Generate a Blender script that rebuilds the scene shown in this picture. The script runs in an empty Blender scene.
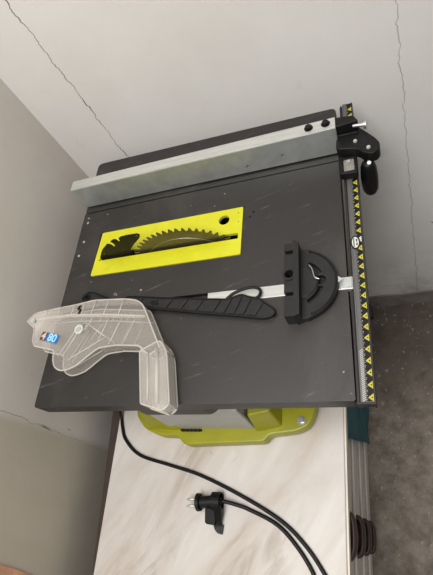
import bpy, bmesh, math, random
from mathutils import Matrix, Vector
random.seed(7)
S = bpy.context.scene
COL = S.collection

# ------------------------------------------------------------ camera, world, light, exposure
cam_d = bpy.data.cameras.new('camera')
cam = bpy.data.objects.new('camera', cam_d); COL.objects.link(cam)
cam_d.sensor_fit = 'VERTICAL'; cam_d.sensor_height = 36.0; cam_d.sensor_width = 27.0
cam_d.lens = 430.0/575.0*36.0
cam_d.clip_start = 0.02
Rx = (0.92822051, 0.06449686, -0.36639711)
Ry = (-0.12547834, -0.87287429, -0.47153543)
Rz = (-0.35023117, 0.48366376, -0.80212686)
cam.matrix_world = Matrix(((Rx[0], -Ry[0], -Rz[0], 0), (Rx[1], -Ry[1], -Rz[1], 0),
                           (Rx[2], -Ry[2], -Rz[2], 1.6), (0, 0, 0, 1)))
S.camera = cam

W = bpy.data.worlds.new('world'); S.world = W; W.use_nodes = True
bg = W.node_tree.nodes['Background']
bg.inputs[0].default_value = (0.93, 0.96, 1.0, 1); bg.inputs[1].default_value = 0.25

def area(name, loc, target, sx, sy, power, col):
    d = bpy.data.lights.new(name, 'AREA'); d.shape = 'RECTANGLE'; d.size = sx; d.size_y = sy
    d.energy = power; d.color = col
    o = bpy.data.objects.new(name, d); COL.objects.link(o); o.location = loc
    o.rotation_euler = (Vector(target)-Vector(loc)).to_track_quat('-Z', 'Y').to_euler()
    return o
area('overhead_area_light', (-0.45, -0.45, 2.85), (-0.3, 0.3, 0.95), 1.2, 1.4, 62, (1.0, 0.982, 0.958))  # main area lamp overhead; source unseen, placed to fit the wall brightness

S.view_settings.view_transform = 'Standard'; S.view_settings.look = 'None'
S.view_settings.gamma = 1.0; S.view_settings.use_curve_mapping = False
S.view_settings.exposure = 0.0

# ------------------------------------------------------------ materials
def srgb(r, g, b):
    f = lambda c: (c/255/12.92) if c/255 <= 0.04045 else ((c/255+0.055)/1.055)**2.4
    return (f(r), f(g), f(b), 1)

class NT:
    def __init__(s, name):
        s.m = bpy.data.materials.new(name); s.m.use_nodes = True
        s.t = s.m.node_tree; s.t.nodes.clear()
        s.out = s.n('ShaderNodeOutputMaterial')
    def n(s, typ, **kw):
        o = s.t.nodes.new(typ)
        for k, v in kw.items(): setattr(o, k, v)
        return o
    def l(s, a, b): s.t.links.new(a, b)
    def val(s, sock, v):
        if hasattr(v, 'is_output'): s.l(v, sock)
        else: sock.default_value = v
    def math(s, op, a, b=None, clamp=False):
        o = s.n('ShaderNodeMath', operation=op, use_clamp=clamp); s.val(o.inputs[0], a)
        if b is not None: s.val(o.inputs[1], b)
        return o.outputs[0]
    def coord(s):
        return s.n('ShaderNodeTexCoord').outputs['Object']
    def mapping(s, vec, scale=(1, 1, 1), rot=(0, 0, 0), loc=(0, 0, 0)):
        o = s.n('ShaderNodeMapping'); s.l(vec, o.inputs[0])
        o.inputs['Scale'].default_value = scale; o.inputs['Rotation'].default_value = rot
        o.inputs['Location'].default_value = loc
        return o.outputs[0]
    def noise(s, vec, scale, detail=4, rough=0.55, dist=0.0):
        o = s.n('ShaderNodeTexNoise'); s.l(vec, o.inputs['Vector'])
        o.inputs['Scale'].default_value = scale; o.inputs['Detail'].default_value = detail
        o.inputs['Roughness'].default_value = rough; o.inputs['Distortion'].default_value = dist
        return o.outputs['Fac']
    def ramp(s, fac, stops):
        o = s.n('ShaderNodeValToRGB'); s.l(fac, o.inputs[0])
        e = o.color_ramp.elements
        while len(e) < len(stops): e.new(0.5)
        for i, (p, c) in enumerate(stops):
            e[i].position = p; e[i].color = c if len(c) == 4 else (*c, 1)
        return o.outputs[0]
    def g(s, fac, a, b):   # smooth 0..1 between a and b
        o = s.n('ShaderNodeMapRange'); o.interpolation_type = 'SMOOTHSTEP'
        s.val(o.inputs[0], fac); o.inputs[1].default_value = a; o.inputs[2].default_value = b
        return o.outputs[0]
    def mix(s, f, a, b):
        o = s.n('ShaderNodeMix', data_type='RGBA'); s.val(o.inputs[0], f)
        s.val(o.inputs[6], a); s.val(o.inputs[7], b); return o.outputs[2]
    def bsdf(s, col, rough=0.5, metal=0.0, bump=None, bstr=0.2, bdist=0.002, **kw):
        b = s.n('ShaderNodeBsdfPrincipled')
        s.val(b.inputs['Base Color'], col); s.val(b.inputs['Roughness'], rough)
        s.val(b.inputs['Metallic'], metal)
        for k, v in kw.items(): s.val(b.inputs[k], v)
        if bump is not None:
            u = s.n('ShaderNodeBump'); u.inputs['Strength'].default_value = bstr
            u.inputs['Distance'].default_value = bdist; s.l(bump, u.inputs['Height'])
            s.l(u.outputs[0], b.inputs['Normal'])
        s.l(b.outputs[0], s.out.inputs[0]); return b

def simple(name, col, rough=0.5, metal=0.0, var=0.12, scale=60, bstr=0.08, **kw):
    t = NT(name); c = t.coord(); nz = t.noise(c, scale, 3)
    lo = tuple(x*(1-var) for x in col[:3])+(1,); hi = tuple(min(1, x*(1+var)) for x in col[:3])+(1,)
    t.bsdf(t.ramp(nz, [(0.3, lo), (0.7, hi)]), rough, metal, nz, bstr, 0.001, **kw)
    return t.m

def mat_wall(name, base, dirt, cracks, axis, extra=None):
    t = NT(name); c = t.coord()
    big = t.noise(c, 2.2, 5, 0.6); fine = t.noise(c, 45, 4, 0.6); mid = t.noise(c, 9, 6, 0.65)
    col = t.mix(t.math('MULTIPLY', t.g(big, 0.42, 0.68), 0.5), base, dirt)
    col = t.mix(t.math('MULTIPLY', t.g(mid, 0.62, 0.78), 0.5), col, tuple(x*0.72 for x in dirt[:3])+(1,))
    # sparse dark flecks
    sp = t.noise(t.mapping(c, (1, 1, 0.55)), 28, 2, 0.5)
    col = t.mix(t.math('MULTIPLY', t.g(sp, 0.745, 0.775), 0.75), col, srgb(86, 78, 72))
    sx = t.n('ShaderNodeSeparateXYZ'); t.l(c, sx.inputs[0])
    h = sx.outputs[axis]; z = sx.outputs[2]
    wob = t.noise(t.mapping(c, (0.001, 0.001, 1) if axis == 0 else (0.001, 0.001, 1)), 14, 5, 0.75)
    wob = t.math('MULTIPLY', t.math('SUBTRACT', wob, 0.5), 0.035)
    thick = t.noise(c, 16, 3, 0.7)
    for ci, (x0, z0, x1, z1, w, strength) in enumerate(cracks):
        k = (x1-x0)/(z1-z0)
        line = t.math('ADD', t.math('MULTIPLY', t.math('SUBTRACT', z, z0), k), x0)
        d = t.math('ABSOLUTE', t.math('SUBTRACT', t.math('SUBTRACT', h, line), wob))
        ww = t.math('MULTIPLY', t.g(thick, 0.3, 0.75), w)
        ww = t.math('ADD', ww, 0.0007)
        f = t.math('SUBTRACT', 1.0, t.math('DIVIDE', d, ww), clamp=True)
        f = t.math('MULTIPLY', t.g(f, 0.0, 0.5), strength)
        if axis == 1 and ci == 1:      # the wide broken-out stretch is short
            f = t.math('MULTIPLY', f, t.math('MULTIPLY', t.g(z, 0.900, 0.880), t.g(z, 0.735, 0.755)))
            f = t.math('MULTIPLY', f, t.g(thick, 0.44, 0.52))
        col = t.mix(f, col, srgb(62, 56, 50))
    if extra: col = extra(t, c, sx, col)
    t.bsdf(col, 0.85, 0, t.math('ADD', fine, t.math('MULTIPLY', mid, 2.0)), 0.18, 0.002, **{'Specular IOR Level': 0.25})
    return t.m

def back_extra(t, c, sx, col):
    # grime low on the wall and scuffs high up
    n = t.noise(c, 7, 6, 0.7)
    low = t.g(sx.outputs[2], 0.42, 0.07)
    f = t.math('MULTIPLY', low, t.g(n, 0.35, 0.7))
    return t.mix(t.math('MULTIPLY', f, 0.55), col, srgb(120, 104, 92))

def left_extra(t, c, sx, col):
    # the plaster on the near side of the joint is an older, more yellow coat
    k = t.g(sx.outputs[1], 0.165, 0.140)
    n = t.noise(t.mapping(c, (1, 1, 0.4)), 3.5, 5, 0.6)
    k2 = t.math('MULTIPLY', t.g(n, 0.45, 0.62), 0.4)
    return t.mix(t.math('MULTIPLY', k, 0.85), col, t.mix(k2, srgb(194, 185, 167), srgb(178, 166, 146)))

M = {}
M['wall_back'] = mat_wall('white_plaster', srgb(226, 223, 219), srgb(210, 205, 199),
    [(-0.545, 1.24, -0.538, 0.97, 0.0015, 0.85), (0.087, 1.14, 0.128, 0.1, 0.0011, 0.5)], 0, back_extra)
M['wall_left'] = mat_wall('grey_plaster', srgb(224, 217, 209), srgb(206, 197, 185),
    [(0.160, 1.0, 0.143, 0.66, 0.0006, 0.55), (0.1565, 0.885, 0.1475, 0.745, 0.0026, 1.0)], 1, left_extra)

def mat_floor():
    t = NT('stained_concrete'); c = t.coord()
    big = t.noise(c, 3.0, 6, 0.65, 0.4); mid = t.noise(c, 13, 8, 0.7); fine = t.noise(c, 90, 4, 0.6)
    col = t.ramp(mid, [(0.30, srgb(92, 82, 72)), (0.5, srgb(136, 126, 114)), (0.72, srgb(166, 157, 145))])
    col = t.mix(t.math('MULTIPLY', t.g(big, 0.50, 0.66), 0.65), col, srgb(70, 60, 54))
    sx = t.n('ShaderNodeSeparateXYZ'); t.l(c, sx.inputs[0])
    pit = t.noise(c, 34, 5, 0.7)
    col = t.mix(t.math('MULTIPLY', t.g(pit, 0.56, 0.70), 0.5), col, srgb(84, 74, 66))
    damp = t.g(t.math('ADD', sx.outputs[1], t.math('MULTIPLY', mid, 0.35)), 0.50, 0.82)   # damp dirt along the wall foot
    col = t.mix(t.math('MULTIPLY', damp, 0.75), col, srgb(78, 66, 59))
    sp = t.noise(c, 60, 2, 0.5)
    col = t.mix(t.math('MULTIPLY', t.g(sp, 0.62, 0.74), 0.6), col, srgb(190, 180, 168))
    t.bsdf(col, 0.8, 0, t.math('ADD', mid, fine), 0.35, 0.003); return t.m
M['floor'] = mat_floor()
M['plinth'] = simple('bare_concrete', srgb(132, 124, 118), 0.9, 0, 0.3, 18, 0.3)
M['brick'] = simple('terracotta_brick', srgb(214, 160, 124), 0.9, 0, 0.2, 40, 0.4)

def mat_marble():
    t = NT('marble_laminate'); c = t.coord()
    v = t.mapping(t.mapping(c, (1, 1, 1), (0, 0, math.radians(33))), (1.0, 0.22, 1))
    d = t.noise(v, 7, 4, 0.6)
    m1 = t.noise(v, 15, 7, 0.62, 0.9)
    vein = t.math('SUBTRACT', 1.0, t.math('MULTIPLY', t.math('ABSOLUTE', t.math('SUBTRACT', m1, 0.5)), 15.0), clamp=True)
    soft = t.noise(v, 12, 5, 0.6, 0.8)
    col = t.ramp(soft, [(0.30, srgb(188, 177, 165)), (0.5, srgb(203, 196, 189)), (0.68, srgb(213, 208, 203))])
    vf = t.math('MULTIPLY', vein, t.g(d, 0.46, 0.64))
    col = t.mix(t.math('MULTIPLY', vf, 0.65), col, srgb(150, 136, 121))
    sp = t.noise(c, 55, 2, 0.5)
    col = t.mix(t.math('MULTIPLY', t.g(sp, 0.74, 0.78), 0.5), col, srgb(150, 135, 120))
    t.bsdf(col, 0.42, 0, None); return t.m
M['marble'] = mat_marble()
M['laminate'] = simple('pale_laminate_edge', srgb(218, 208, 192), 0.5, 0, 0.12, 14)
M['drawer'] = simple('pale_drawer_front', srgb(206, 200, 190), 0.5, 0, 0.06, 20)
M['brown'] = simple('dark_brown_plastic', srgb(58, 42, 36), 0.4, 0, 0.15, 40)
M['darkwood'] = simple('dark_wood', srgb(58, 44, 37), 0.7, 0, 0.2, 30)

def mat_table():
    t = NT('worn_dark_coating'); c = t.coord()
    n = t.noise(c, 5, 5, 0.6); f = t.noise(c, 120, 3, 0.6)
    col = t.ramp(n, [(0.3, srgb(18, 14, 12)), (0.7, srgb(26, 21, 18))])
    # dusty drag marks along the length and pale chips
    s = t.noise(t.mapping(t.mapping(c, (1, 1, 1), (0, 0, math.radians(-17))), (6, 70, 5)), 1.6, 6, 0.72)
    dust = t.noise(c, 3.2, 7, 0.7, 0.5)
    col = t.mix(t.math('MULTIPLY', t.g(dust, 0.46, 0.72), 0.22), col, srgb(96, 90, 86))
    col = t.mix(t.math('MULTIPLY', t.g(s, 0.60, 0.76), 0.65), col, srgb(132, 126, 120))
    sp = t.noise(c, 75, 2, 0.5)
    area_ = t.noise(c, 6, 3, 0.6)
    k = t.math('MULTIPLY', t.g(sp, 0.71, 0.76), t.g(area_, 0.46, 0.6))
    col = t.mix(t.math('MULTIPLY', k, 0.8), col, srgb(198, 192, 184))
    t.bsdf(col, t.math('ADD', t.math('MULTIPLY', n, 0.12), 0.45), 0, f, 0.06, 0.0006, **{'Specular IOR Level': 0.8}); return t.m
M['table'] = mat_table()
M['black'] = simple('black_plastic', srgb(17, 17, 18), 0.5, 0, 0.2, 80, **{'Specular IOR Level': 0.3})
M['blackdeep'] = simple('black_rubber', srgb(12, 12, 13), 0.45, 0, 0.15, 80, **{'Specular IOR Level': 0.3})
M['charcoal'] = simple('charcoal_plastic', srgb(34, 33, 33), 0.5, 0, 0.25, 90, **{'Specular IOR Level': 0.35})
M['dkplastic'] = simple('dark_grey_plastic', srgb(38, 35, 34), 0.5, 0, 0.12, 60)
M['yellow'] = simple('bright_yellow_plastic', srgb(206, 204, 34), 0.42, 0, 0.05, 30, 0.03)
M['lime'] = simple('lime_plastic', srgb(150, 148, 24), 0.4, 0, 0.06, 30, 0.05)
M['greyplastic'] = simple('grey_plastic', srgb(176, 174, 172), 0.5, 0, 0.05, 40)

def mat_metal(name, col, rough, stretch, metal=0.9):
    t = NT(name); c = t.coord()
    n = t.noise(t.mapping(c, stretch), 6, 5, 0.6); b = t.noise(c, 9, 4, 0.6)
    lo = tuple(x*0.85 for x in col[:3])+(1,)
    t.bsdf(t.mix(t.g(n, 0.3, 0.7), lo, col), t.math('ADD', t.math('MULTIPLY', b, 0.2), rough), metal, n, 0.05, 0.0005)
    return t.m
M['alu'] = mat_metal('brushed_aluminium', srgb(212, 212, 208), 0.36, (3, 40, 40), 0.55)
M['galv'] = mat_metal('galvanised_steel', srgb(206, 210, 208), 0.34, (6, 6, 6), 0.75)
M['railmetal'] = mat_metal('grey_anodised_rail', srgb(112, 111, 109), 0.42, (40, 3, 40), 0.5)
M['steel'] = mat_metal('bright_steel', srgb(205, 205, 202), 0.25, (20, 20, 20), 0.95)
M['blade'] = mat_metal('sawdusty_blade_steel', srgb(116, 108, 82), 0.33, (14, 14, 14), 0.75)
M['knife'] = mat_metal('dark_steel_knife', srgb(44, 40, 28), 0.45, (14, 14, 14), 0.5)
M['white'] = simple('white_print', srgb(205, 205, 200), 0.5, 0, 0.03)
M['tri'] = simple('yellow_print', srgb(184, 174, 58), 0.5, 0, 0.04)
M['red'] = simple('dark_red_print', srgb(104, 44, 44), 0.5, 0, 0.05)
M['blue'] = simple('blue_print', srgb(20, 112, 182), 0.45, 0, 0.05)
M['pale_blue'] = simple('pale_blue_print', srgb(170, 222, 244), 0.45, 0, 0.03)
M['teal'] = simple('teal_cloth', srgb(30, 84, 92), 0.8, 0, 0.35, 26, 0.3)

def mat_clear(name, opac, tint, rough=0.25):
    t = NT(name); c = t.coord()
    n = t.noise(c, 30, 5, 0.6)
    tr = t.n('ShaderNodeBsdfTransparent'); tr.inputs[0].default_value = (0.97, 0.96, 0.94, 1)
    b = t.bsdf(tint, rough, 0, n, 0.05, 0.001)
    fr = t.n('ShaderNodeFresnel'); fr.inputs[0].default_value = 1.3
    f = t.math('ADD', t.math('ADD', t.math('MULTIPLY', n, opac*0.6), opac*0.7), t.math('MULTIPLY', fr.outputs[0], 0.5), clamp=True)
    mx = t.n('ShaderNodeMixShader'); t.l(f, mx.inputs[0]); t.l(tr.outputs[0], mx.inputs[1]); t.l(b.outputs[0], mx.inputs[2])
    t.l(mx.outputs[0], t.out.inputs[0]); return t.m
M['clear'] = mat_clear('cloudy_clear_plastic', 0.115, srgb(226, 221, 215))
M['clear_rim'] = mat_clear('clear_plastic_rim', 0.36, srgb(240, 236, 230))
M['chute'] = mat_clear('hazy_chute_plastic', 0.19, srgb(236, 231, 225), 0.2)
M['window'] = mat_clear('clear_window_plastic', 0.22, srgb(220, 214, 206), 0.15)

# ------------------------------------------------------------ mesh helpers
def link(name, me, parent=None, loc=(0, 0, 0), rotz=0):
    o = bpy.data.objects.new(name, me); COL.objects.link(o)
    o.location = loc; o.rotation_euler = (0, 0, rotz)
    if parent is not None: o.parent = parent
    return o

def obj(name, bm, mats, parent=None, loc=(0, 0, 0), rotz=0, smooth=False, bevel=0.0, seg=2, cut=None):
    bmesh.ops.recalc_face_normals(bm, faces=bm.faces)
    me = bpy.data.meshes.new(name); bm.to_mesh(me); bm.free()
    if not isinstance(mats, (list, tuple)): mats = [mats]
    for m in mats: me.materials.append(m)
    for p in me.polygons: p.use_smooth = smooth
    o = link(name, me, parent, loc, rotz)
    if cut is not None:
        bmesh.ops.recalc_face_normals(cut, faces=cut.faces)
        cm = bpy.data.meshes.new('cut'); cut.to_mesh(cm); cut.free()
        co = bpy.data.objects.new('cut', cm); COL.objects.link(co)
        mo = o.modifiers.new('cut', 'BOOLEAN'); mo.object = co; mo.operation = 'DIFFERENCE'; mo.solver = 'EXACT'; mo.use_self = True
        par, l_, r_ = o.parent, o.location.copy(), o.rotation_euler.copy()
        o.parent = None; o.location = (0, 0, 0); o.rotation_euler = (0, 0, 0)
        bpy.context.view_layer.update()
        dg = bpy.context.evaluated_depsgraph_get()
        new = bpy.data.meshes.new_from_object(o.evaluated_get(dg))
        o.modifiers.clear(); o.data = new; new.name = name
        bpy.data.objects.remove(co); o.parent = par; o.location = l_; o.rotation_euler = r_
    if bevel > 0:
        b = o.modifiers.new('bevel', 'BEVEL'); b.width = bevel; b.segments = seg
        b.limit_method = 'ANGLE'; b.angle_limit = math.radians(40)
        b.use_clamp_overlap = True
    return o

def box(bm, x0, x1, y0, y1, z0, z1, mi=0):
    vs = [bm.verts.new((x, y, z)) for z in (z0, z1) for y in (y0, y1) for x in (x0, x1)]
    for f in ((0, 1, 3, 2), (4, 6, 7, 5), (0, 4, 5, 1), (2, 3, 7, 6), (0, 2, 6, 4), (1, 5, 7, 3)):
        fc = bm.faces.new([vs[i] for i in f]); fc.material_index = mi
    return vs

def prism(bm, pts, z0, z1, mi=0, top=None):
    a = [bm.verts.new((p[0], p[1], z0)) for p in pts]
    b = [bm.verts.new((p[0], p[1], z1)) for p in (top or pts)]
    n = len(pts)
    fs = [bm.faces.new(a[::-1]), bm.faces.new(b)]
    for i in range(n): fs.append(bm.faces.new((a[i], a[(i+1) % n], b[(i+1) % n], b[i])))
    for f in fs: f.material_index = mi
    return a+b

def prism_y(bm, pts, y0, y1, mi=0):   # pts in (x,z)
    a = [bm.verts.new((p[0], y0, p[1])) for p in pts]; b = [bm.verts.new((p[0], y1, p[1])) for p in pts]
    n = len(pts); fs = [bm.faces.new(a), bm.faces.new(b[::-1])]
    for i in range(n): fs.append(bm.faces.new((a[i], b[i], b[(i+1) % n], a[(i+1) % n])))
    for f in fs: f.material_index = mi

def cyl(bm, p0, p1, r0, r1=None, n=20, mi=0):
    tube(bm, [p0, p1], [r0, r0 if r1 is None else r1], n, mi)

def tube(bm, path, radii, n=12, mi=0, flat=1.0, closed=False):
    path = [Vector(p) for p in path]
    if not isinstance(radii, (list, tuple)): radii = [radii]*len(path)
    rings = []; up = None; m = len(path)
    for i, p in enumerate(path):
        if closed: d = path[(i+1) % m]-path[i-1]
        else: d = path[min(i+1, m-1)]-path[max(i-1, 0)]
        d.normalize()
        if up is None:
            up = Vector((0, 0, 1)) if abs(d.z) < 0.9 else Vector((1, 0, 0))
        a = d.cross(up).normalized(); up = a.cross(d).normalized()
        rings.append([bm.verts.new(p+a*math.cos(2*math.pi*k/n)*radii[i]+up*math.sin(2*math.pi*k/n)*radii[i]*flat) for k in range(n)])
    for i in range(m if closed else m-1):
        r, q = rings[i], rings[(i+1) % m]
        for k in range(n):
            f = bm.faces.new((r[k], r[(k+1) % n], q[(k+1) % n], q[k])); f.material_index = mi
    if not closed:
        for r in (rings[0][::-1], rings[-1]):
            f = bm.faces.new(r); f.material_index = mi

def spline(pts, per=8, closed=False):
    P = [Vector(p) for p in pts]; n = len(P); out = []
    for i in range(n if closed else n-1):
        g = (lambda k: P[k % n]) if closed else (lambda k: P[max(0, min(n-1, k))])
        a, b, c, d = g(i-1), g(i), g(i+1), g(i+2)
        for k in range(per):
            t = k/per
            out.append(0.5*((2*b)+(c-a)*t+(2*a-5*b+4*c-d)*t*t+(3*b-a-3*c+d)*t**3))
    if not closed: out.append(P[-1])
    return out

def rounded(pts, r, seg=4):   # round the corners of a polygon, r a number or list
    out = []; n = len(pts)
    for i in range(n):
        p = Vector(pts[i][:2]); a = Vector(pts[i-1][:2]); b = Vector(pts[(i+1) % n][:2])
        rr = r[i] if isinstance(r, (list, tuple)) else r
        if rr <= 0: out.append((p.x, p.y)); continue
        u = (a-p); v = (b-p); rr = min(rr, u.length*0.45, v.length*0.45)
        s = p+u.normalized()*rr; e = p+v.normalized()*rr
        for k in range(seg+1):
            t = k/seg; q = s*(1-t)**2+p*2*t*(1-t)+e*t*t
            out.append((q.x, q.y))
    return out

def circle(cx, cy, r, n=24, a0=0, a1=360):
    full = abs(a1-a0) >= 360
    m = n if full else n+1
    return [(cx+r*math.cos(math.radians(a0+(a1-a0)*k/n)), cy+r*math.sin(math.radians(a0+(a1-a0)*k/n))) for k in range(m)]

def tag(o, label, cat, group=None):
    o['label'] = label; o['category'] = cat
    if group: o['group'] = group
    return o
def thing(name, label, cat, loc=(0, 0, 0), rotz=0):
    o = bpy.data.objects.new(name, None); COL.objects.link(o); o.empty_display_size = 0.05
    o.location = loc; o.rotation_euler = (0, 0, rotz)
    return tag(o, label, cat)
def struct(o): o['kind'] = 'structure'; return o

# ------------------------------------------------------------ the room
XL, YB = -0.677, 0.785
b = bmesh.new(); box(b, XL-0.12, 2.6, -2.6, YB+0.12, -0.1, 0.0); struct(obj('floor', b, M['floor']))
b = bmesh.new(); box(b, XL-0.12, 2.6, YB, YB+0.12, 0.0, 2.6); struct(obj('wall_back', b, M['wall_back']))
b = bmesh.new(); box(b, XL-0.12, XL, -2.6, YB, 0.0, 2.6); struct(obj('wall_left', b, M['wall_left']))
# bare concrete strip left unpainted along the foot of the back wall
b = bmesh.new()
n = 60
top = [(-0.67+i*3.2/n, 0.083+0.004*math.sin(i*1.7)+0.004*random.uniform(-1, 1)) for i in range(n+1)]
prism_y(b, [(-0.67, 0.0), (2.53, 0.0)]+top[::-1], YB-0.006, YB+0.004)
struct(obj('trim_1', b, M['plinth']))
# plaster broken away from the left wall, terracotta showing
b = bmesh.new()
pts = [(-0.07, 0.97), (-0.082, 0.925), (-0.086, 0.895), (-0.094, 0.86), (-0.106, 0.815), (-0.15, 0.76), (-0.23, 0.75), (-0.29, 0.82), (-0.28, 0.94), (-0.2, 1.0), (-0.12, 1.0)]
a_ = [b.verts.new((XL-0.004, p[0], p[1])) for p in pts]
c_ = [b.verts.new((XL+0.002, p[0], p[1])) for p in pts]
b.faces.new(c_); b.faces.new(a_[::-1])
for i in range(len(pts)): b.faces.new((a_[i], a_[(i+1) % len(pts)], c_[(i+1) % len(pts)], c_[i]))
struct(obj('trim_2', b, M['brick']))

# ------------------------------------------------------------ drawer cabinet with marble-look top
ZM = 0.72
cab = thing('drawer_cabinet', 'pale drawer cabinet with marble-patterned top carrying the table saw', 'cabinet', (-0.36, 0.1, 0))
def cl(pts): return [(x+0.36, y-0.1) for x, y in pts]
yb, yf = 0.70, -0.62
xr = lambda y: -0.1055+0.0516*y          # right (drawer) side runs slightly askew
top_pts = cl([(-0.609, yf), (xr(yf), yf), (xr(yb), yb), (-0.609, yb)])
b = bmesh.new(); prism(b, top_pts, ZM-0.022, ZM); obj('worktop', b, M['marble'], cab, bevel=0.002)
b = bmesh.new(); strip = cl([(xr(yf)+0.0005, yf), (xr(yf)+0.004, yf), (xr(yb)+0.004, yb), (xr(yb)+0.0005, yb)])
prism(b, strip, ZM-0.022, ZM-0.0005); obj('edge_band', b, M['laminate'], cab)
b = bmesh.new(); body = cl([(-0.600, yf+0.01), (xr(yf)-0.026, yf+0.01), (xr(yb)-0.026, yb-0.01), (-0.600, yb-0.01)])
prism(b, body, 0.0, ZM-0.023); obj('carcass', b, M['drawer'], cab, bevel=0.002)
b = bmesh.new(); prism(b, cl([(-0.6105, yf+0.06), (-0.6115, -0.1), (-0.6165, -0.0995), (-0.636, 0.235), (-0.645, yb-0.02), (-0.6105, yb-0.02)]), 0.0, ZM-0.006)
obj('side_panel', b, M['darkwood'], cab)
dh = 0.168
RECESS = 0.014
def on_face(y, off): return (xr(y)-RECESS+off+0.36, y-0.1)
for k in range(4):
    z1 = ZM-0.03-k*dh; z0 = z1-dh+0.008
    b = bmesh.new()
    off = 0.004
    p = [on_face(yf+0.02, -0.011), on_face(yf+0.02, off), on_face(yb-0.02, off), on_face(yb-0.02, -0.011)]
    prism(b, p, z0, z1)
    p2 = [on_face(yf+0.02, off), on_face(yf+0.02, off+0.006), on_face(yb-0.02, off+0.006), on_face(yb-0.02, off)]
    prism(b, p2, z1-0.018, z1)                                     # protruding upper lip of the front
    d = obj('drawer', b, M['drawer'], cab, bevel=0.0025)
    b = bmesh.new()
    yc, hw, zc = 0.000, 0.036, z1-0.022
    path = [on_face(yc-hw, 0.005), on_face(yc-hw+0.003, 0.016), on_face(yc-hw*0.55, 0.021), on_face(yc, 0.022),
            on_face(yc+hw*0.55, 0.021), on_face(yc+hw-0.003, 0.016), on_face(yc+hw, 0.005)]
    tube(b, spline([(q[0], q[1], zc) for q in path], 5), 0.0058, 10, flat=3.0)
    p = [on_face(yc-hw-0.004, 0.0035), on_face(yc-hw-0.004, 0.0065), on_face(yc+hw+0.004, 0.0065), on_face(yc+hw+0.004, 0.0035)]
    prism(b, p, zc-0.030, zc+0.018)
    p = [on_face(yc-hw*0.93, 0.006), on_face(yc-hw*0.8, 0.017), on_face(yc+hw*0.8, 0.017), on_face(yc+hw*0.93, 0.006)]
    prism(b, p, zc-0.012, zc-0.006)                                # floor of the cup pull
    obj('handle', b, M['brown'], d, smooth=True)

# teal cloth hanging down the drawer fronts
b = bmesh.new()
nu, nv = 14, 18
grid = []
for j in range(nv+1):
    row = []
    for i in range(nu+1):
        u, v = i/nu, j/nv
        y = 0.168+0.085*v+(0.26-0.04*v)*u
        z = 0.690-(0.575-0.16*u*u)*v
        o_ = 0.0155+0.003*math.sin(u*13+v*2)*min(1, 3*v)+0.003*math.sin(u*5-v*7)*min(1, 3*v)+0.001*v
        row.append(b.verts.new((xr(y)-RECESS+o_, y, z)))
    grid.append(row)
for j in range(nv):
    for i in range(nu): b.faces.new((grid[j][i], grid[j][i+1], grid[j+1][i+1], grid[j+1][i]))
cloth = obj('cloth', b, M['teal'], smooth=True)
sm = cloth.modifiers.new('thick', 'SOLIDIFY'); sm.thickness = 0.002
tag(cloth, 'teal cloth hanging over the drawer fronts under the saw corner', 'cloth')

# ------------------------------------------------------------ table saw (local z 0 = cabinet top, T = saw table top)
T = 0.28
RZ = math.radians(-0.9)
OX, OY = -0.602, 0.1575
saw = thing('table_saw', 'dark table saw with yellow throat plate and lime base', 'table saw', (OX, OY, ZM), RZ)

sl = lambda y: 0.0010-0.0180*y          # left edge
sr = lambda y: 0.5545+0.0060*y          # right edge
YS = 0.4440
b = bmesh.new()
pts = rounded([(sl(0.006), 0.006), (sr(0.009), 0.009), (sr(YS), YS), (sl(YS), YS)], [0.006, 0.003, 0.001, 0.001], 4)
prism(b, pts, T-0.034, T)
c = bmesh.new()
box(c, -0.05, 0.60, 0.1772, 0.2010, T-0.011, T+0.05)               # mitre slot
obj_cut2 = (0.0535, 0.3785, 0.2705, 0.3795)
box(c, *obj_cut2, T-0.08, T+0.05)
ttop = obj('tabletop', b, M['table'], saw, cut=c, bevel=0.0012)

b = bmesh.new()
pts = rounded([(sl(0.4475), 0.4475), (sr(0.4475), 0.4475), (sr(0.589), 0.5885), (sl(0.602), 0.602)], [0.001, 0.001, 0.012, 0.014], 6)
prism(b, pts, T-0.034, T-0.001); obj('extension_wing', b, M['table'], saw, bevel=0.0012)

b = bmesh.new()     # dark lip and supports below the front edge
prism(b, rounded([(0.188, 0.009), (0.318, 0.009), (0.345, 0.03), (0.345, 0.06), (0.17, 0.06)], 0.006), T-0.074, T-0.0345)
obj('front_lip', b, M['dkplastic'], saw, bevel=0.002)
b = bmesh.new(); box(b, 0.02, 0.54, 0.435, 0.455, T-0.05, T-0.0345)
obj('cross_rail', b, M['dkplastic'], saw, bevel=0.002)

# housing: an open shell below the table so the blade has room
b = bmesh.new()
prism(b, [(0.152, 0.0345), (0.336, 0.0345), (0.345, 0.13), (0.46, 0.145), (0.46, 0.50), (0.09, 0.50), (0.09, 0.145), (0.145, 0.13)], 0.030, T-0.0345)
c = bmesh.new(); box(c, 0.11, 0.44, 0.15, 0.48, 0.06, T+0.02)
obj('housing', b, M['greyplastic'], saw, cut=c, bevel=0.004)
b = bmesh.new(); box(b, 0.115, 0.435, 0.262, 0.268, 0.062, T-0.036); box(b, 0.115, 0.435, 0.385, 0.391, 0.062, T-0.036)
box(b, 0.115, 0.435, 0.27, 0.384, 0.061, 0.066)
obj('dust_shroud', b, M['blackdeep'], saw)

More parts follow.
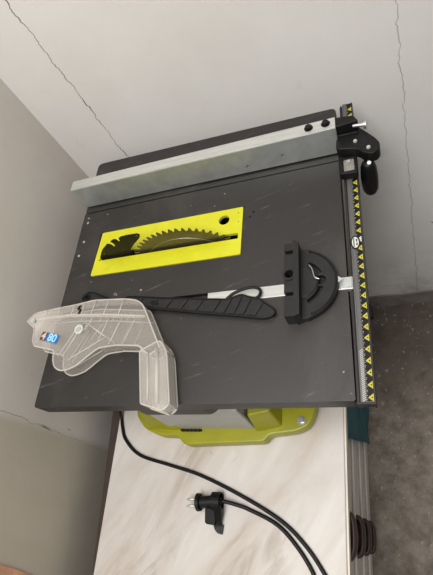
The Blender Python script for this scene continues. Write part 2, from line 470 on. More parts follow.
# lime base: a moulded frame with a raised front handle
b = bmesh.new()
def wl(pts):
    out = []
    for x, y in pts:
        dx, dy = x-OX, y-OY; ca, sa = math.cos(RZ), math.sin(RZ)
        out.append((dx*ca+dy*sa, -dx*sa+dy*ca))
    return out
front = wl([(-0.545, 0.26), (-0.541, 0.205), (-0.517, 0.177), (-0.478, 0.161), (-0.434, 0.160), (-0.414, 0.142),
            (-0.244, 0.148), (-0.234, 0.161), (-0.1785, 0.167), (-0.155, 0.178), (-0.142, 0.208), (-0.142, 0.26)])
prism(b, rounded(front+[(0.46, 0.52), (0.06, 0.52)], [0, 0.01, 0.012, 0.012, 0.008, 0.008, 0.008, 0.008, 0.012, 0.012, 0.01, 0, 0.02, 0.02], 4), 0.004, 0.036)
c = bmesh.new()
prism(c, wl([(-0.425, 0.178), (-0.255, 0.182), (-0.25, 0.235), (-0.43, 0.235)]), 0.016, 0.06)
obj('base', b, M['lime'], saw, cut=c, bevel=0.004, seg=3)
b = bmesh.new()      # stepped lime blocks either side of the handle opening
prism(b, rounded(wl([(-0.260, 0.166), (-0.208, 0.176), (-0.208, 0.26), (-0.260, 0.26)]), 0.006), 0.034, 0.10, top=rounded(wl([(-0.260, 0.182), (-0.216, 0.190), (-0.216, 0.26), (-0.260, 0.26)]), 0.006))
obj('base_block', b, M['lime'], saw, bevel=0.005, seg=3)
b = bmesh.new()
prism(b, rounded(wl([(-0.50, 0.176), (-0.424, 0.170), (-0.424, 0.25), (-0.52, 0.25)]), 0.006), 0.034, 0.095, top=rounded(wl([(-0.50, 0.195), (-0.432, 0.190), (-0.432, 0.25), (-0.515, 0.25)]), 0.006))
obj('base_block', b, M['lime'], saw, bevel=0.005, seg=3)
b = bmesh.new(); prism(b, rounded([(0.150, 0.0205), (0.3385, 0.0205), (0.3385, 0.033), (0.150, 0.033)], 0.004), 0.0305, 0.15, top=rounded([(0.150, 0.028), (0.3385, 0.028), (0.3385, 0.034), (0.150, 0.034)], 0.004))
obj('front_panel', b, M['greyplastic'], saw)
b = bmesh.new()      # dark grille showing at the back of the handle
box(b, 0.176, 0.225, 0.0145, 0.019, 0.0355, 0.0372)
for i in range(5): box(b, 0.180+i*0.009, 0.185+i*0.009, 0.0135, 0.019, 0.0372, 0.040)
obj('grille', b, M['black'], saw)
p = wl([(-0.170, 0.187)])[0]
b = bmesh.new(); cyl(b, (p[0], p[1], 0.0345), (p[0], p[1], 0.0375), 0.0085, n=24); cyl(b, (p[0], p[1], 0.0375), (p[0], p[1], 0.0425), 0.0052, n=6)
obj('foot_bolt', b, M['steel'], saw)
for q in wl([(-0.50, 0.19), (-0.175, 0.20)])+[(0.10, 0.48), (0.42, 0.48)]:
    b = bmesh.new(); cyl(b, (q[0], q[1], 0.0), (q[0], q[1], 0.0045), 0.016); obj('rubber_foot', b, M['blackdeep'], saw)

# throat plate
b = bmesh.new(); x0, x1, y0, y1 = 0.0545, 0.3775, 0.2715, 0.3785
prism(b, rounded([(x0, y0), (x1, y0), (x1, y1), (x0+0.004, y1)], 0.003), T-0.005, T+0.0012)
c = bmesh.new()
prism(c, [(0.064, 0.3065), (0.3705, 0.3065), (0.3705, 0.3190), (0.350, 0.3198), (0.17, 0.3198), (0.150, 0.3215), (0.128, 0.3215), (0.075, 0.3205)], T-0.05, T+0.05)
prism(c, circle(0.3405, 0.3545, 0.0108), T-0.05, T+0.05)
for q in ((0.3685, 0.3660), (0.3700, 0.3450)): prism(c, circle(q[0], q[1], 0.0014, 10), T-0.05, T+0.05)
# shallow engraved outline in the front half
for q in ([(0.085, 0.278), (0.110, 0.296), (0.1108, 0.2952), (0.0858, 0.2772)], [(0.110, 0.296), (0.355, 0.2965), (0.355, 0.2955), (0.1108, 0.2950)]):
    prism(c, q, T+0.0007, T+0.05)
obj('throat_plate', b, M['yellow'], saw, cut=c)

# blade, true 254 mm, lowered so its crown stands 52 mm proud
b = bmesh.new(); bc = (0.2525, T-0.075); R = 0.127; nt = 60; pts = []
for k in range(nt):
    a0 = 2*math.pi*k/nt
    for da, r in ((0.0, R), (0.018, R-0.0015), (0.042, R-0.0085), (0.060, R-0.010), (0.082, R-0.0075), (0.098, R-0.001)):
        a = -(a0+da)
        pts.append((bc[0]+r*math.cos(a), bc[1]+r*math.sin(a)))
prism_y(b, pts, 0.3120, 0.3144)
blade = obj('saw_blade', b, M['blade'], saw)
b = bmesh.new(); cyl(b, (bc[0], 0.3085, bc[1]), (bc[0], 0.3118, bc[1]), 0.024, n=32); cyl(b, (bc[0], 0.300, bc[1]), (bc[0], 0.3085, bc[1]), 0.012, n=6)
obj('arbor_nut', b, M['steel'], blade)
# raised ring and light seam on the blade face
b = bmesh.new()
tube(b, [(bc[0]+0.098*math.cos(a), 0.3119, bc[1]+0.098*math.sin(a)) for a in [math.pi*2*k/72 for k in range(72)]], 0.0004, 6, closed=True)
obj('blade_ring', b, M['steel'], blade, smooth=True)

# riving knife behind the blade
b = bmesh.new()
kp = [(0.066, -0.03), (0.0690, 0.003), (0.083, 0.019), (0.094, 0.029), (0.112, 0.0415), (0.118, 0.0385), (0.1205, 0.030), (0.1255, 0.030), (0.127, 0.040), (0.1240, 0.047), (0.1330, 0.0515),
      (0.1385, 0.0505), (0.1400, 0.0430), (0.1445, 0.0425), (0.1460, 0.0520), (0.1520, 0.0555), (0.1700, 0.0568), (0.1890, 0.0560), (0.1930, 0.0515), (0.1880, 0.0440), (0.1640, 0.0265), (0.1480, 0.012), (0.142, -0.03)]
prism_y(b, [(x, T+z) for x, z in kp], 0.3125, 0.3148)
c = bmesh.new()
for (x, z, r) in ((0.184, 0.0500, 0.0022), (0.0860, 0.0120, 0.0025), (0.1380, 0.0105, 0.0022)):
    cyl(c, (x, 0.30, T+z), (x, 0.33, T+z), r, n=12)
obj('riving_knife', b, M['knife'], saw, cut=c)

# table screw heads along the left edge and near the plate
for (x, y) in ((0.0085, 0.4165), (0.0116, 0.3645), (0.0084, 0.3288)):
    b = bmesh.new(); cyl(b, (x, y, T-0.002), (x, y, T+0.0007), 0.0028, n=14); obj('screw_head', b, M['alu'], saw)
for (x, y) in ((0.3916, 0.3519), (0.3975, 0.3630)):
    b = bmesh.new(); cyl(b, (x, y, T-0.002), (x, y, T+0.0006), 0.0022, n=14); obj('set_screw', b, M['blackdeep'], saw)

# fence rail along the right edge, running very slightly askew
K = 0.0165
rx = lambda x, y: x+K*y
def rail_strip(bm, xa, xb, ya, yb_, z0, z1, mi=0):
    prism(bm, [(rx(xa, ya), ya), (rx(xb, ya), ya), (rx(xb, yb_), yb_), (rx(xa, yb_), yb_)], z0, z1, mi)
b = bmesh.new()
ya, ybk = 0.0075, 0.592
rail_strip(b, 0.5608, 0.5614, ya, ybk, T-0.022, T-0.002)
rail_strip(b, 0.5614, 0.5690, ya, ybk, T-0.022, T-0.001)
rail_strip(b, 0.5622, 0.5628, ya, ybk, T-0.002, T+0.0003)
rail_strip(b, 0.5678, 0.5684, ya, ybk, T-0.002, T+0.0003)
rail_strip(b, 0.5690, 0.5778, ya, ybk, T-0.022, T-0.0025)
rail = obj('fence_rail', b, M['railmetal'], saw)
b = bmesh.new(); rail_strip(b, 0.5556, 0.5607, ya, 0.59, T-0.034, T-0.004); rail_strip(b, 0.5575, 0.5590, ya, 0.59, T-0.0041, T-0.0005); rail_strip(b, 0.5779, 0.5798, ya, ybk, T-0.034, T-0.001)
rail_strip(b, 0.5552, 0.5798, ya-0.003, ya-0.0002, T-0.016, T-0.001)
obj('rail_trim', b, M['dkplastic'], rail)
b = bmesh.new()
rail_strip(b, 0.5692, 0.5777, ya+0.001, ybk-0.001, T-0.0024, T-0.0012, 0)
def tri(y, mi, w=0.0072, h=0.0112):
    pa = (rx(0.5775, y-h/2), y-h/2); pb = (rx(0.5775, y+h/2), y+h/2); pc = (rx(0.5775-w, y), y)
    prism(b, [pa, pb, pc], T-0.0013, T-0.0009, mi)
y = 0.0132; i = 0
while y < 0.585:
    white = abs(y-0.2650) < 0.0110 
    tri(y, 2 if white else 1)
    if not white: prism(b, circle(rx(0.5756, y), y, 0.0010, 8), T-0.001, T-0.0007, 0)
    for q in range(4):
        yy = y+q*0.005-0.0075
        if ya < yy < ybk-0.002: rail_strip(b, 0.5693, 0.5701 if q else 0.5707, yy, yy+0.0006, T-0.0013, T-0.001, 2)
    y += 0.0170
yy = ya
while yy < 0.080:          # fine white hatching at the front end
    prism(b, [(rx(0.5630, yy), yy), (rx(0.5677, yy), yy+0.003), (rx(0.5677, yy), yy+0.0039), (rx(0.5630, yy), yy+0.0009)], T-0.0008, T-0.0004, 2)
    yy += 0.0027
obj('ruler', b, [M['black'], M['tri'], M['white']], rail)
b = bmesh.new()            # oval badge between the white marks
oc = (rx(0.5680, 0.262), 0.262)
def ell(rx_, ry_): return [(oc[0]+rx_*math.cos(a), oc[1]+ry_*math.sin(a)) for a in [2*math.pi*k/28 for k in range(28)]]
prism(b, ell(0.0074, 0.0132), T-0.0005, T+0.0004, 0); prism(b, ell(0.0052, 0.0104), T+0.0003, T+0.0007, 1)
box(b, oc[0]-0.0030, oc[0]-0.0015, oc[1]-0.008, oc[1]+0.008, T+0.0006, T+0.0009, 0)
box(b, oc[0]+0.0012, oc[0]+0.0032, oc[1]-0.006, oc[1]-0.001, T+0.0006, T+0.0009, 0)
box(b, oc[0]+0.0012, oc[0]+0.0032, oc[1]+0.001, oc[1]+0.006, T+0.0006, T+0.0009, 0)
obj('rail_badge', b, [M['black'], M['white']], rail)
b = bmesh.new()            # knob of the rail lock below the edge
cyl(b, (0.555, 0.160, T-0.045), (0.572, 0.160, T-0.045), 0.006); cyl(b, (0.572, 0.160, T-0.045), (0.587, 0.160, T-0.045), 0.0155, 0.0140, n=10)
obj('rail_knob', b, M['blackdeep'], saw, bevel=0.002)

# ------------------------------------------------------------ rip fence (same frame as the saw, stands on its top)
fence = thing('rip_fence', 'long aluminium rip fence with black clamp head lying across the saw table', 'fence', (OX, OY, ZM+T), RZ)
b = bmesh.new()
f0, f1, fh = 0.4628, 0.4880, 0.0620
box(b, -0.0055, 0.560, f0, f1, 0.0025, fh)
c = bmesh.new(); box(c, -0.02, 0.02, f0+0.010, f0+0.0165, fh-0.055, fh-0.004)
cyl(c, (0.388, f0-0.01, 0.018), (0.388, f0+0.01, 0.018), 0.004); cyl(c, (0.459, f0-0.01, 0.026), (0.459, f0+0.01, 0.026), 0.004)
box(c, -0.02, 0.02, f0+0.002, f1-0.002, -0.1, 0.004)
fb = obj('fence_beam', b, M['alu'], fence, cut=c, bevel=0.0012)
b = bmesh.new(); box(b, -0.0054, 0.5595, f0-0.0009, f0-0.0001, 0.0030, fh-0.0015)
c = bmesh.new()
cyl(c, (0.388, f0-0.01, 0.018), (0.388, f0+0.01, 0.018), 0.0035); cyl(c, (0.459, f0-0.01, 0.026), (0.459, f0+0.01, 0.026), 0.0035)
obj('front_face', b, M['galv'], fb, cut=c)
b = bmesh.new(); box(b, 0.005, 0.556, f0-0.0180, f0-0.0162, -0.0065, 0.0004); obj('glide_strip', b, M['blackdeep'], fence)
b = bmesh.new(); box(b, -0.0050, 0.0, f0+0.0102, f0+0.0163, fh-0.054, fh-0.0042); obj('end_slot', b, M['blackdeep'], fb)
for (x, y) in ((0.5145, 0.4755), (0.5440, 0.4765)):
    b = bmesh.new(); cyl(b, (x, y, fh), (x, y, fh+0.0012), 0.0078, n=24); cyl(b, (x, y, fh+0.0012), (x, y, fh+0.0055), 0.0058, n=6)
    obj('hex_bolt', b, M['black'], fence)
b = bmesh.new()      # clamp head: broad wedge with rounded nose, over the rail
out_lo = [(0.556, 0.440), (0.580, 0.434), (0.592, 0.431), (0.600, 0.420), (0.609, 0.414), (0.620, 0.414), (0.627, 0.422), (0.628, 0.436), (0.622, 0.448), (0.607, 0.470), (0.592, 0.490), (0.561, 0.494)]
prism(b, rounded(out_lo, 0.007), 0.012, 0.034, top=rounded([(x-0.0005, y) for x, y in out_lo], 0.007))
prism(b, rounded([(0.558, 0.470), (0.598, 0.474), (0.590, 0.490), (0.559, 0.494)], 0.004), 0.034, 0.056)
head = obj('clamp_head', b, M['black'], fence, bevel=0.003, seg=3)
b = bmesh.new()
box(b, 0.559, 0.594, 0.4665, 0.4695, 0.034, 0.0375); obj('head_ridge', b, M['charcoal'], head, bevel=0.001)
for (x, y, r) in ((0.5890, 0.4480, 0.0036), (0.6090, 0.4270, 0.0038)):
    b = bmesh.new(); cyl(b, (x, y, 0.0342), (x, y, 0.0368), r, r*0.8, n=18); obj('rivet', b, M['alu'], head, smooth=False)
b = bmesh.new(); cyl(b, (0.588, 0.474, 0.046), (0.6085, 0.4705, 0.046), 0.0032, n=14); cyl(b, (0.606, 0.471, 0.046), (0.6105, 0.470, 0.046), 0.0070, 0.0075, n=18)
obj('adjusting_screw', b, M['steel'], fence)
b = bmesh.new()      # cam lever hanging straight down
lx_, ly_ = 0.6050, 0.4150
lv = [(lx_, ly_, z) for z in (0.014, 0.010, 0.002, -0.010, -0.025, -0.040, -0.054, -0.063, -0.068)]
tube(b, lv, [0.0075, 0.0105, 0.0130, 0.0142, 0.0148, 0.0146, 0.0136, 0.0105, 0.0045], 20)
lev = obj('cam_lever', b, M['blackdeep'], fence, smooth=True)
b = bmesh.new(); cyl(b, (lx_+0.002, ly_-0.004, 0.0125), (lx_+0.002, ly_-0.006, 0.0175), 0.0034, n=14); obj('lever_rivet', b, M['alu'], lev)
b = bmesh.new()      # clear reading window with dark surround over the rule
prism(b, rounded([(0.557, 0.397), (0.588, 0.394), (0.589, 0.434), (0.557, 0.437)], 0.005), 0.0008, 0.016)
c = bmesh.new(); box(c, 0.565, 0.583, 0.402, 0.428, 0.006, 0.05)
win = obj('indicator_frame', b, M['black'], fence, cut=c, bevel=0.0015)
b = bmesh.new(); box(b, 0.5652, 0.5828, 0.4022, 0.4278, 0.0062, 0.0165); obj('indicator_window', b, M['window'], win, bevel=0.002)
b = bmesh.new(); cyl(b, (0.574, 0.4215, 0.0166), (0.574, 0.4215, 0.0185), 0.0033); obj('indicator_screw', b, M['alu'], win)

# ------------------------------------------------------------ mitre gauge in its slot
mg = thing('mitre_gauge', 'black half-round mitre gauge with aluminium bar in the table slot', 'mitre gauge', (OX, OY, ZM+T), RZ)
b = bmesh.new(); box(b, 0.322, 0.5635, 0.1785, 0.1998, -0.0085, 0.0012); obj('guide_bar', b, M['alu'], mg, bevel=0.0006)
b = bmesh.new()      # half disc head
cxm, cym, rm = 0.481, 0.1915, 0.0625
pts = [(0.4835, 0.1290), (0.497, 0.1300)]+[(cxm+rm*math.cos(math.radians(a)), cym+rm*math.sin(math.radians(a))) for a in range(-68, 69, 8)]+[(0.497, 0.2530), (0.4835, 0.2540)]
prism(b, pts, 0.0018, 0.014)
c = bmesh.new()
def arc_slot(bm, r0, r1, a0, a1, z0, z1):
    o_ = circle(cxm, cym, r1, 14, a0, a1); i_ = circle(cxm, cym, r0, 14, a0, a1)
    prism(bm, o_+i_[::-1], z0, z1)
arc_slot(c, 0.0335, 0.0410, 22, 62, 0.004, 0.05)
arc_slot(c, 0.0335, 0.0410, -66, -14, 0.004, 0.05)
prism(c, circle(cxm+0.036, cym+0.0015, 0.0085), 0.003, 0.05)
disc = obj('gauge_head', b, M['charcoal'], mg, cut=c, bevel=0.001)
b = bmesh.new()      # raised inner dome and rim
prism(b, [(0.4855, cym-0.029)]+circle(0.4855, cym, 0.029, 16, -90, 90)[1:-1]+[(0.4855, cym+0.029)], 0.0141, 0.0165,
      top=[(0.4855, cym-0.026)]+circle(0.4855, cym, 0.026, 16, -90, 90)[1:-1]+[(0.4855, cym+0.026)])
obj('inner_plate', b, M['charcoal'], disc, bevel=0.0008)
b = bmesh.new(); tube(b, [(cxm+rm*0.955*math.cos(math.radians(a)), cym+rm*0.955*math.sin(math.radians(a)), 0.0145) for a in range(-70, 71, 5)], 0.0016, 8)
obj('rim', b, M['black'], disc, smooth=True)
b = bmesh.new()
tube(b, spline([(0.500, 0.2205, 0.0175), (0.505, 0.212, 0.018), (0.507, 0.203, 0.018), (0.509, 0.196, 0.018), (0.516, 0.1925, 0.017)], 5), 0.0011, 8)
obj('pivot_spring', b, M['steel'], disc, smooth=True)
b = bmesh.new(); prism(b, [(0.5425, 0.1965), (0.5425, 0.1850), (0.5505, 0.1905)], 0.012, 0.0135); prism(b, [(0.5445, 0.1810), (0.562, 0.1800), (0.562, 0.1975), (0.549, 0.1975), (0.549, 0.1905), (0.5445, 0.186)], 0.0013, 0.0042)
obj('pointer', b, M['galv'], mg)
b = bmesh.new()      # fence plate of the gauge: thick block with two notches and an octagonal hole
box(b, 0.4635, 0.4835, 0.1280, 0.2580, 0.0020, 0.0300)
prism(b, [(0.4785, 0.1250), (0.4875, 0.1290), (0.4875, 0.2560), (0.4785, 0.2620)], 0.0020, 0.0345)
c = bmesh.new()
box(c, 0.45, 0.4790, 0.2375, 0.2440, 0.012, 0.1)
box(c, 0.45, 0.4790, 0.1620, 0.1680, 0.012, 0.1)
prism(c, circle(0.4720, 0.1990, 0.0072, 16), 0.006, 0.1)
plate = obj('face_plate', b, M['charcoal'], mg, cut=c, bevel=0.001)
b = bmesh.new(); prism(b, circle(0.4720, 0.1990, 0.0112, 8, 22.5, 382.5), 0.0295, 0.0325)
c = bmesh.new(); prism(c, circle(0.4720, 0.1990, 0.0073, 16), 0.0, 0.1)
obj('octagonal_collar', b, M['charcoal'], plate, cut=c)

# ------------------------------------------------------------ push stick lying over the bar
ps = thing('push_stick', 'long black ribbed push stick lying on the table below the yellow plate', 'push stick', (OX, OY, ZM+T), RZ)
zb = 0.0016
outline = [(0.0540, 0.2140), (0.0560, 0.2245), (0.0650, 0.2295), (0.0780, 0.2275), (0.0980, 0.2180), (0.1300, 0.2055), (0.1470, 0.2010), (0.1600, 0.2085), (0.1750, 0.2070),
           (0.2500, 0.1950), (0.3131, 0.1862), (0.3600, 0.1800), (0.3850, 0.1865), (0.4000, 0.1800), (0.4166, 0.1754), (0.4269, 0.1655), (0.4400, 0.1555),
           (0.4440, 0.1480), (0.4390, 0.1415), (0.4244, 0.1391), (0.3876, 0.1462), (0.3160, 0.1588), (0.2269, 0.1757), (0.1506, 0.1899), (0.0799, 0.2035), (0.0622, 0.2075)]
b = bmesh.new(); prism(b, rounded(outline, 0.004, 3), zb, zb+0.0055)
c = bmesh.new(); prism(c, circle(0.0655, 0.2185, 0.0042, 14), -0.1, 0.1)
stick = obj('stick_body', b, M['charcoal'], ps, cut=c, bevel=0.001)
# raised panels separated by slanting grooves
def edge_y(x, upper):
    up = outline[0:16]; lo = outline[17:][::-1]
    src = up if upper else [outline[0]]+lo
    for (xa, ya_), (xb_, yb2) in zip(src, src[1:]):
        if xa <= x <= xb_: return ya_+(yb2-ya_)*(x-xa)/max(1e-6, xb_-xa)
    return src[-1][1]
b = bmesh.new()
cuts = [0.088, 0.106, 0.124, 0.142, 0.160, 0.192, 0.224, 0.254, 0.284, 0.314, 0.346, 0.366, 0.384, 0.400, 0.420]
for xa, xb_ in zip(cuts, cuts[1:]):
    sh = -0.012; g_ = 0.0018; m_ = 0.0032
    lo0, lo1 = xa+g_+sh*0.5, xb_-g_+sh*0.5; up0, up1 = xa+g_-sh*0.5, xb_-g_-sh*0.5
    q = [(lo0, edge_y(lo0, False)+m_), (lo1, edge_y(lo1, False)+m_), (up1, edge_y(up1, True)-m_), (up0, edge_y(up0, True)-m_)]
    if min(q[3][1]-q[0][1], q[2][1]-q[1][1]) < 0.003: continue
    prism(b, q, zb+0.0054, zb+0.0078)
obj('grip_panels', b, M['charcoal'], stick, bevel=0.0007)
b = bmesh.new(); tube(b, [(x, y, zb+0.0062) for x, y in rounded([(x+(0.0008), y) for x, y in outline], 0.004, 3)], 0.0014, 6, closed=True)
obj('rim', b, M['black'], stick, smooth=True)
b = bmesh.new(); prism(b, rounded([(0.212, 0.188), (0.217, 0.193), (0.229, 0.1895), (0.233, 0.184), (0.226, 0.182)], 0.002), zb+0.0076, zb+0.0086)
obj('hanging_hole', b, M['blackdeep'], stick)
b = bmesh.new(); cyl(b, (0.0655, 0.2185, zb+0.0056), (0.0655, 0.2185, zb+0.0070), 0.0075, n=20)
c = bmesh.new(); cyl(c, (0.0655, 0.2185, -0.1), (0.0655, 0.2185, 0.1), 0.0043, n=16)
obj('eyelet', b, M['black'], stick, cut=c)
b = bmesh.new()      # curved hook at the upper edge
tube(b, spline([(0.360, 0.1810, zb+0.005), (0.372, 0.1895, zb+0.006), (0.390, 0.1955, zb+0.0065), (0.408, 0.1965, zb+0.0065), (0.4185, 0.1905, zb+0.006), (0.4165, 0.1800, zb+0.005), (0.408, 0.176, zb+0.005)], 6), 0.0026, 10)
obj('hook', b, M['black'], stick, smooth=True)

# ------------------------------------------------------------ clear blade guard lying on its side
gd = thing('blade_guard', 'cloudy clear plastic blade guard lying on its side at the front-left table corner', 'blade guard', (OX, OY, ZM+T), RZ)
H0, H1 = 0.0015, 0.0320
panel = [(-0.0455, 0.1660), (-0.0285, 0.1821), (0.0200, 0.1868), (0.0634, 0.1900), (0.1076, 0.1951), (0.1742, 0.1900), (0.1980, 0.1852), (0.2120, 0.1760), (0.2207, 0.1620), (0.2486, 0.1124),
         (0.2600, 0.0920), (0.2417, 0.0800), (0.2200, 0.0980), (0.1729, 0.1018), (0.1375, 0.0990), (0.0988, 0.0683), (0.0820, 0.0625), (0.0683, 0.0615), (0.0530, 0.0680), (0.0440, 0.0850), (0.0420, 0.1010), (-0.0080, 0.1123), (-0.0160, 0.1230), (-0.0215, 0.1500)]
pr = rounded(panel, [0.004, 0.006, 0, 0, 0.008, 0.01, 0.012, 0.012, 0.01, 0.01, 0.004, 0.006, 0.006, 0.006, 0.01, 0.006, 0.006, 0.006, 0.008, 0.006, 0.006, 0.003, 0.003, 0.003], 4)
def clear_of_stick(p):
    lim = 0.1965-0.130*(p[0]-0.105) if p[0] > 0.05 else 0.199
    return (p[0], min(p[1], lim-0.006))
for z in (H0, H1-0.002):
    low = z == H0
    pr_ = [clear_of_stick(p) for p in pr] if low else pr
    b = bmesh.new(); prism(b, pr_, z, z+0.002); sp = obj('side_panel', b, M['clear'], gd)
    zr = z+0.0012
    b = bmesh.new(); tube(b, [(x, y, zr) for x, y in pr_], 0.0014, 8, closed=True); obj('rim', b, M['clear_rim'], sp, smooth=True)
    # reinforcing ribs moulded on the panel
    b = bmesh.new()
    zt = z+0.0024
    for xa, ya_, xb_, yb2 in ((0.064, 0.189, 0.060, 0.170), (0.086, 0.192, 0.084, 0.168), (0.111, 0.194, 0.106, 0.166), (0.140, 0.1915, 0.134, 0.162), (0.172, 0.189, 0.166, 0.158),
                              (0.150, 0.158, 0.135, 0.110), (0.178, 0.157, 0.160, 0.104), (0.206, 0.154, 0.188, 0.102), (0.030, 0.186, 0.028, 0.173), (0.000, 0.184, -0.001, 0.172), (0.115, 0.160, 0.095, 0.128)):
        tube(b, [(xa, ya_-(0.012 if low and ya_ > 0.18 else 0), zt), (xb_, yb2, zt)], 0.0009, 6)
    tube(b, [(-0.024, 0.170, zt), (0.06, 0.1690, zt), (0.14, 0.1620, zt), (0.224, 0.1510, zt)], 0.0013, 6)
    tube(b, [(0.088, 0.150, zt), (0.056, 0.088, zt)], 0.0010, 6); tube(b, [(0.096, 0.150, zt), (0.066, 0.086, zt)], 0.0010, 6)
    tube(b, [(0.1000, 0.1500, zt), (0.1500, 0.1180, zt)], 0.0010, 6); tube(b, [(0.078, 0.079, zt), (0.150, 0.118, zt)], 0.0010, 6)
    obj('ribs', b, M['clear_rim'], sp, smooth=True)
# step moulded into the upper panel
b = bmesh.new(); prism(b, [(-0.024, 0.171), (0.06, 0.1700), (0.14, 0.1630), (0.223, 0.1520), (0.226, 0.146), (0.14, 0.1560), (0.06, 0.1640), (-0.022, 0.165)], H1+0.0004, H1+0.0022)
obj('raised_band', b, M['chute'], gd)
# spine joining the panels along the top edge and round to the chute
b = bmesh.new()
sp_pts = [p for p in pr if True]
edge = [(-0.0285, 0.1815), (0.0634, 0.1893), (0.1076, 0.1942), (0.1742, 0.1892), (0.1975, 0.1845), (0.2115, 0.1755), (0.2200, 0.1620), (0.2480, 0.1124)]
for (xa, ya_), (xb_, yb2) in zip(edge, edge[1:]):
    d = Vector((xb_-xa, yb2-ya_)).normalized(); n_ = Vector((d.y, -d.x))*0.002
    prism(b, [(xa, ya_), (xb_, yb2), (xb_+n_.x, yb2+n_.y), (xa+n_.x, ya_+n_.y)], 0.0115, H1-0.002)
obj('spine', b, M['clear'], gd)
b = bmesh.new()      # lower edge wall of the two arms
edge = [(0.2417, 0.0815), (0.2200, 0.0990), (0.1729, 0.1028), (0.1375, 0.1000), (0.0988, 0.0693), (0.0683, 0.0625), (0.0535, 0.0690)]
for (xa, ya_), (xb_, yb2) in zip(edge[:4], edge[1:4]):
    d = Vector((xb_-xa, yb2-ya_)).normalized(); n_ = Vector((d.y, -d.x))*0.002
    prism(b, [(xa, ya_), (xb_, yb2), (xb_+n_.x, yb2+n_.y), (xa+n_.x, ya_+n_.y)], H0+0.002, H1-0.002)
obj('inner_wall', b, M['clear'], gd)
# square dust chute hanging off the table edge
ch = [(0.2415, 0.0860), (0.2590, 0.1020), (0.2760, 0.0850), (0.2915, 0.0035), (0.2850, -0.0090), (0.2640, -0.0060), (0.2400, 0.0060), (0.2235, 0.0850)]
chl = [(0.2235, 0.0885), (0.2590, 0.1050), (0.2740, 0.0850), (0.2912, 0.0000), (0.2800, -0.0090), (0.2415, 0.0020)]
b = bmesh.new()
def wallseg(p, q, th, z0, z1):
    d = Vector((q[0]-p[0], q[1]-p[1])).normalized(); n_ = Vector((d.y, -d.x))*th
    prism(b, [p, q, (q[0]+n_.x, q[1]+n_.y), (p[0]+n_.x, p[1]+n_.y)], z0, z1)
for z in (H0, H1-0.002): prism(b, rounded(chl, [0.004, 0.008, 0.012, 0.006, 0.004, 0.003]), z, z+0.002)
wallseg((0.2590, 0.1050), (0.2740, 0.0850), 0.002, H0, H1); wallseg((0.2740, 0.0850), (0.2905, 0.0000), 0.002, H0, H1)
wallseg((0.2418, 0.0020), (0.2237, 0.0885), 0.002, H0, H1)
chute = obj('dust_chute', b, M['chute'], gd)
b = bmesh.new()
for z in (H0+0.001, H1-0.0008):
    tube(b, [(x, y, z) for x, y in rounded(chl, [0.004, 0.008, 0.012, 0.006, 0.004, 0.003])], 0.0014, 8, closed=True)
for q in ((0.2422, 0.0025), (0.2803, -0.0080), (0.2903, 0.0005), (0.2740, 0.0850)):
    tube(b, [(q[0], q[1], H0), (q[0], q[1], H1)], 0.0014, 8)
tube(b, [(0.2560, 0.0900, H1+0.0004), (0.2700, 0.0020, H1+0.0004)], 0.0032, 8); tube(b, [(0.2400, 0.0850, H1+0.0004), (0.2530, 0.0060, H1+0.0004)], 0.0014, 8)  # lengthwise pale tubes stand in for highlight streaks along the chute
obj('chute_rim_glints', b, M['clear_rim'], chute, smooth=True)
for (x, y, r) in ((-0.0260, 0.1640, 0.0040), (0.0905, 0.1360, 0.0085)):
    b = bmesh.new(); cyl(b, (x, y, H1-0.004), (x, y, H1+0.001), r*0.6, n=18); cyl(b, (x, y, H1+0.0002), (x, y, H1+0.0035), r, r*0.85, n=22); cyl(b, (x, y, H1+0.0035), (x, y, H1+0.0048), r*0.5, n=16)
    obj('pivot_pin', b, M['alu'], gd)
    b = bmesh.new(); tube(b, [(x+r*0.85*math.cos(k*math.pi/12), y+r*0.85*math.sin(k*math.pi/12), H1+0.0036) for k in range(24)], r*0.25, 8, closed=True)
    obj('pin_ring', b, M['white'], gd, smooth=True)
b = bmesh.new(); tube(b, spline([(0.079, 0.186, H1+0.001), (0.076, 0.179, H1+0.003), (0.082, 0.176, H1+0.003), (0.080, 0.168, H1+0.003)], 5), 0.0018, 8)
obj('spring_clip', b, M['blackdeep'], gd, smooth=True)
# size sticker: 480
st_o = Vector((0.0050, 0.1400)); ang = math.radians(-15.0)
def st(u, v):
    ca, sa = math.cos(ang), math.sin(ang); return (st_o.x+u*ca-v*sa, st_o.y+u*sa+v*ca)
b = bmesh.new()
def quad(u0, u1, v0, v1, z0, z1, mi): prism(b, [st(u0, v0), st(u1, v0), st(u1, v1), st(u0, v1)], z0, z1, mi)
quad(0.0, 0.0145, -0.0165, 0.0, H1+0.0002, H1+0.0008, 0); quad(0.0145, 0.0440, -0.0165, 0.0, H1+0.0002, H1+0.0008, 1)
stk = obj('size_sticker', b, [M['red'], M['blue']], gd)
def text(s, u, size, mat, name):
    cu = bpy.data.curves.new('t', 'FONT'); cu.body = s; cu.size = size; cu.extrude = 0.0002; cu.align_x = 'CENTER'; cu.align_y = 'CENTER'; cu.offset = 0.0004
    o = bpy.data.objects.new('t', cu); COL.objects.link(o); bpy.context.view_layer.update()
    me = bpy.data.meshes.new_from_object(o.evaluated_get(bpy.context.evaluated_depsgraph_get()))
    bpy.data.objects.remove(o); me.materials.clear(); me.materials.append(mat)
    p = st(u, -0.0083); q = link(name, me, stk, (p[0], p[1], H1+0.0010), ang); return q
text('4', 0.0072, 0.021, M['white'], 'numeral'); text('80', 0.0292, 0.021, M['pale_blue'], 'numeral')

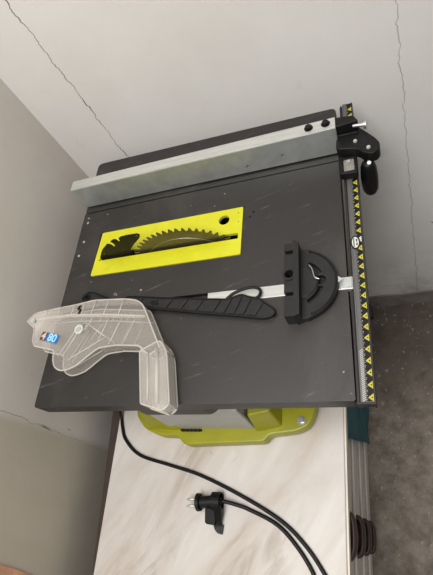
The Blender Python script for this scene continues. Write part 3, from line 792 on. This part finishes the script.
# ------------------------------------------------------------ power cord with plug on the marble
pc = thing('power_cord', 'black power cord with two-pin plug and strap lying on marble top', 'power cord', (-0.36, 0.03, ZM))
def pl(pts, z): return [(x+0.36, y-0.03, zz) for (x, y), zz in zip(pts, z if isinstance(z, list) else [z]*len(pts))]
rc = 0.0036; zc = rc+0.0003
b = bmesh.new()
run = [(-0.597, 0.250), (-0.6015, 0.2143), (-0.594, 0.185), (-0.5793, 0.1576), (-0.5369, 0.1258), (-0.4598, 0.1065), (-0.3884, 0.0887), (-0.3005, 0.0551), (-0.2215, 0.0167), (-0.1770, -0.0195), (-0.1447, -0.0606), (-0.118, -0.11), (-0.118, -0.16), (-0.150, -0.175),
       (-0.168, -0.13), (-0.1620, -0.085), (-0.1640, -0.0616), (-0.1900, -0.0246), (-0.2270, 0.0087), (-0.2820, 0.0310), (-0.3100, 0.0385), (-0.3330, 0.0425)]
zz = [0.05, 0.008]+[zc]*18+[0.010, 0.017]
tube(b, spline(pl(run, zz), 8), rc, 12)
obj('cable', b, M['blackdeep'], pc, smooth=True)
b = bmesh.new()
q0 = Vector((-0.333+0.36, 0.0425-0.03, 0.0170)); dr = Vector((-0.995, -0.09, 0)).normalized()
def at(t): return q0+dr*t
cyl(b, at(0.000), at(0.012), 0.0060, 0.0095); cyl(b, at(0.012), at(0.044), 0.0105, 0.0112); cyl(b, at(0.044), at(0.051), 0.0160, 0.0165)
plug = obj('plug', b, M['black'], pc, bevel=0.001)
for s in (-1, 1):
    b = bmesh.new(); p_ = Vector((-dr.y, dr.x, 0))*s*0.0060
    tube(b, [at(0.051)+p_, at(0.070)+p_, at(0.073)+p_], [0.0028, 0.0028, 0.0015], 12); obj('prong', b, M['alu'], plug, smooth=True)
b = bmesh.new()      # strap looped round the plug with its tail lying on the marble
lp = [at(0.010)+Vector((0, 0.0165*math.cos(a), 0.0155*math.sin(a)+0.0003)) for a in [2*math.pi*k/20 for k in range(20)]]
n = len(lp)
for k in range(n):
    a0, a1 = lp[k], lp[(k+1) % n]
    q = [a0+Vector((-0.008, 0, 0)), a0+Vector((0.009, 0, 0)), a1+Vector((0.009, 0, 0)), a1+Vector((-0.008, 0, 0))]
    b.faces.new([b.verts.new(v) for v in q])
bmesh.ops.remove_doubles(b, verts=b.verts, dist=1e-5)
def flat(path, w, h):
    pts = [Vector(p) for p in path]; up = Vector((0, 0, 1)); prev = None
    for i, p in enumerate(pts):
        d = (pts[min(i+1, len(pts)-1)]-pts[max(i-1, 0)]).normalized(); s = d.cross(up).normalized()
        r_ = [b.verts.new(p+s*w/2), b.verts.new(p-s*w/2), b.verts.new(p-s*w/2+up*h), b.verts.new(p+s*w/2+up*h)]
        if prev:
            for k in range(4): b.faces.new((prev[k], prev[(k+1) % 4], r_[(k+1) % 4], r_[k]))
        else: b.faces.new(r_[::-1])
        prev = r_
    b.faces.new(prev)
flat(spline(pl([(-0.338, 0.034), (-0.3385, 0.020), (-0.342, 0.005), (-0.340, -0.004), (-0.332, -0.006)], [0.028, 0.0165, 0.008, 0.004, 0.003]), 5), 0.0160, 0.0026)
stp = obj('strap', b, M['blackdeep'], pc, smooth=False)
sm = stp.modifiers.new('thick', 'SOLIDIFY'); sm.thickness = 0.0015
b = bmesh.new()
prism(b, rounded([(-0.368+0.36, 0.0300-0.03), (-0.346+0.36, 0.0300-0.03), (-0.344+0.36, 0.000-0.03), (-0.366+0.36, 0.002-0.03)], 0.005), 0.001, 0.016)
obj('plug_cap', b, M['blackdeep'], pc, bevel=0.002)
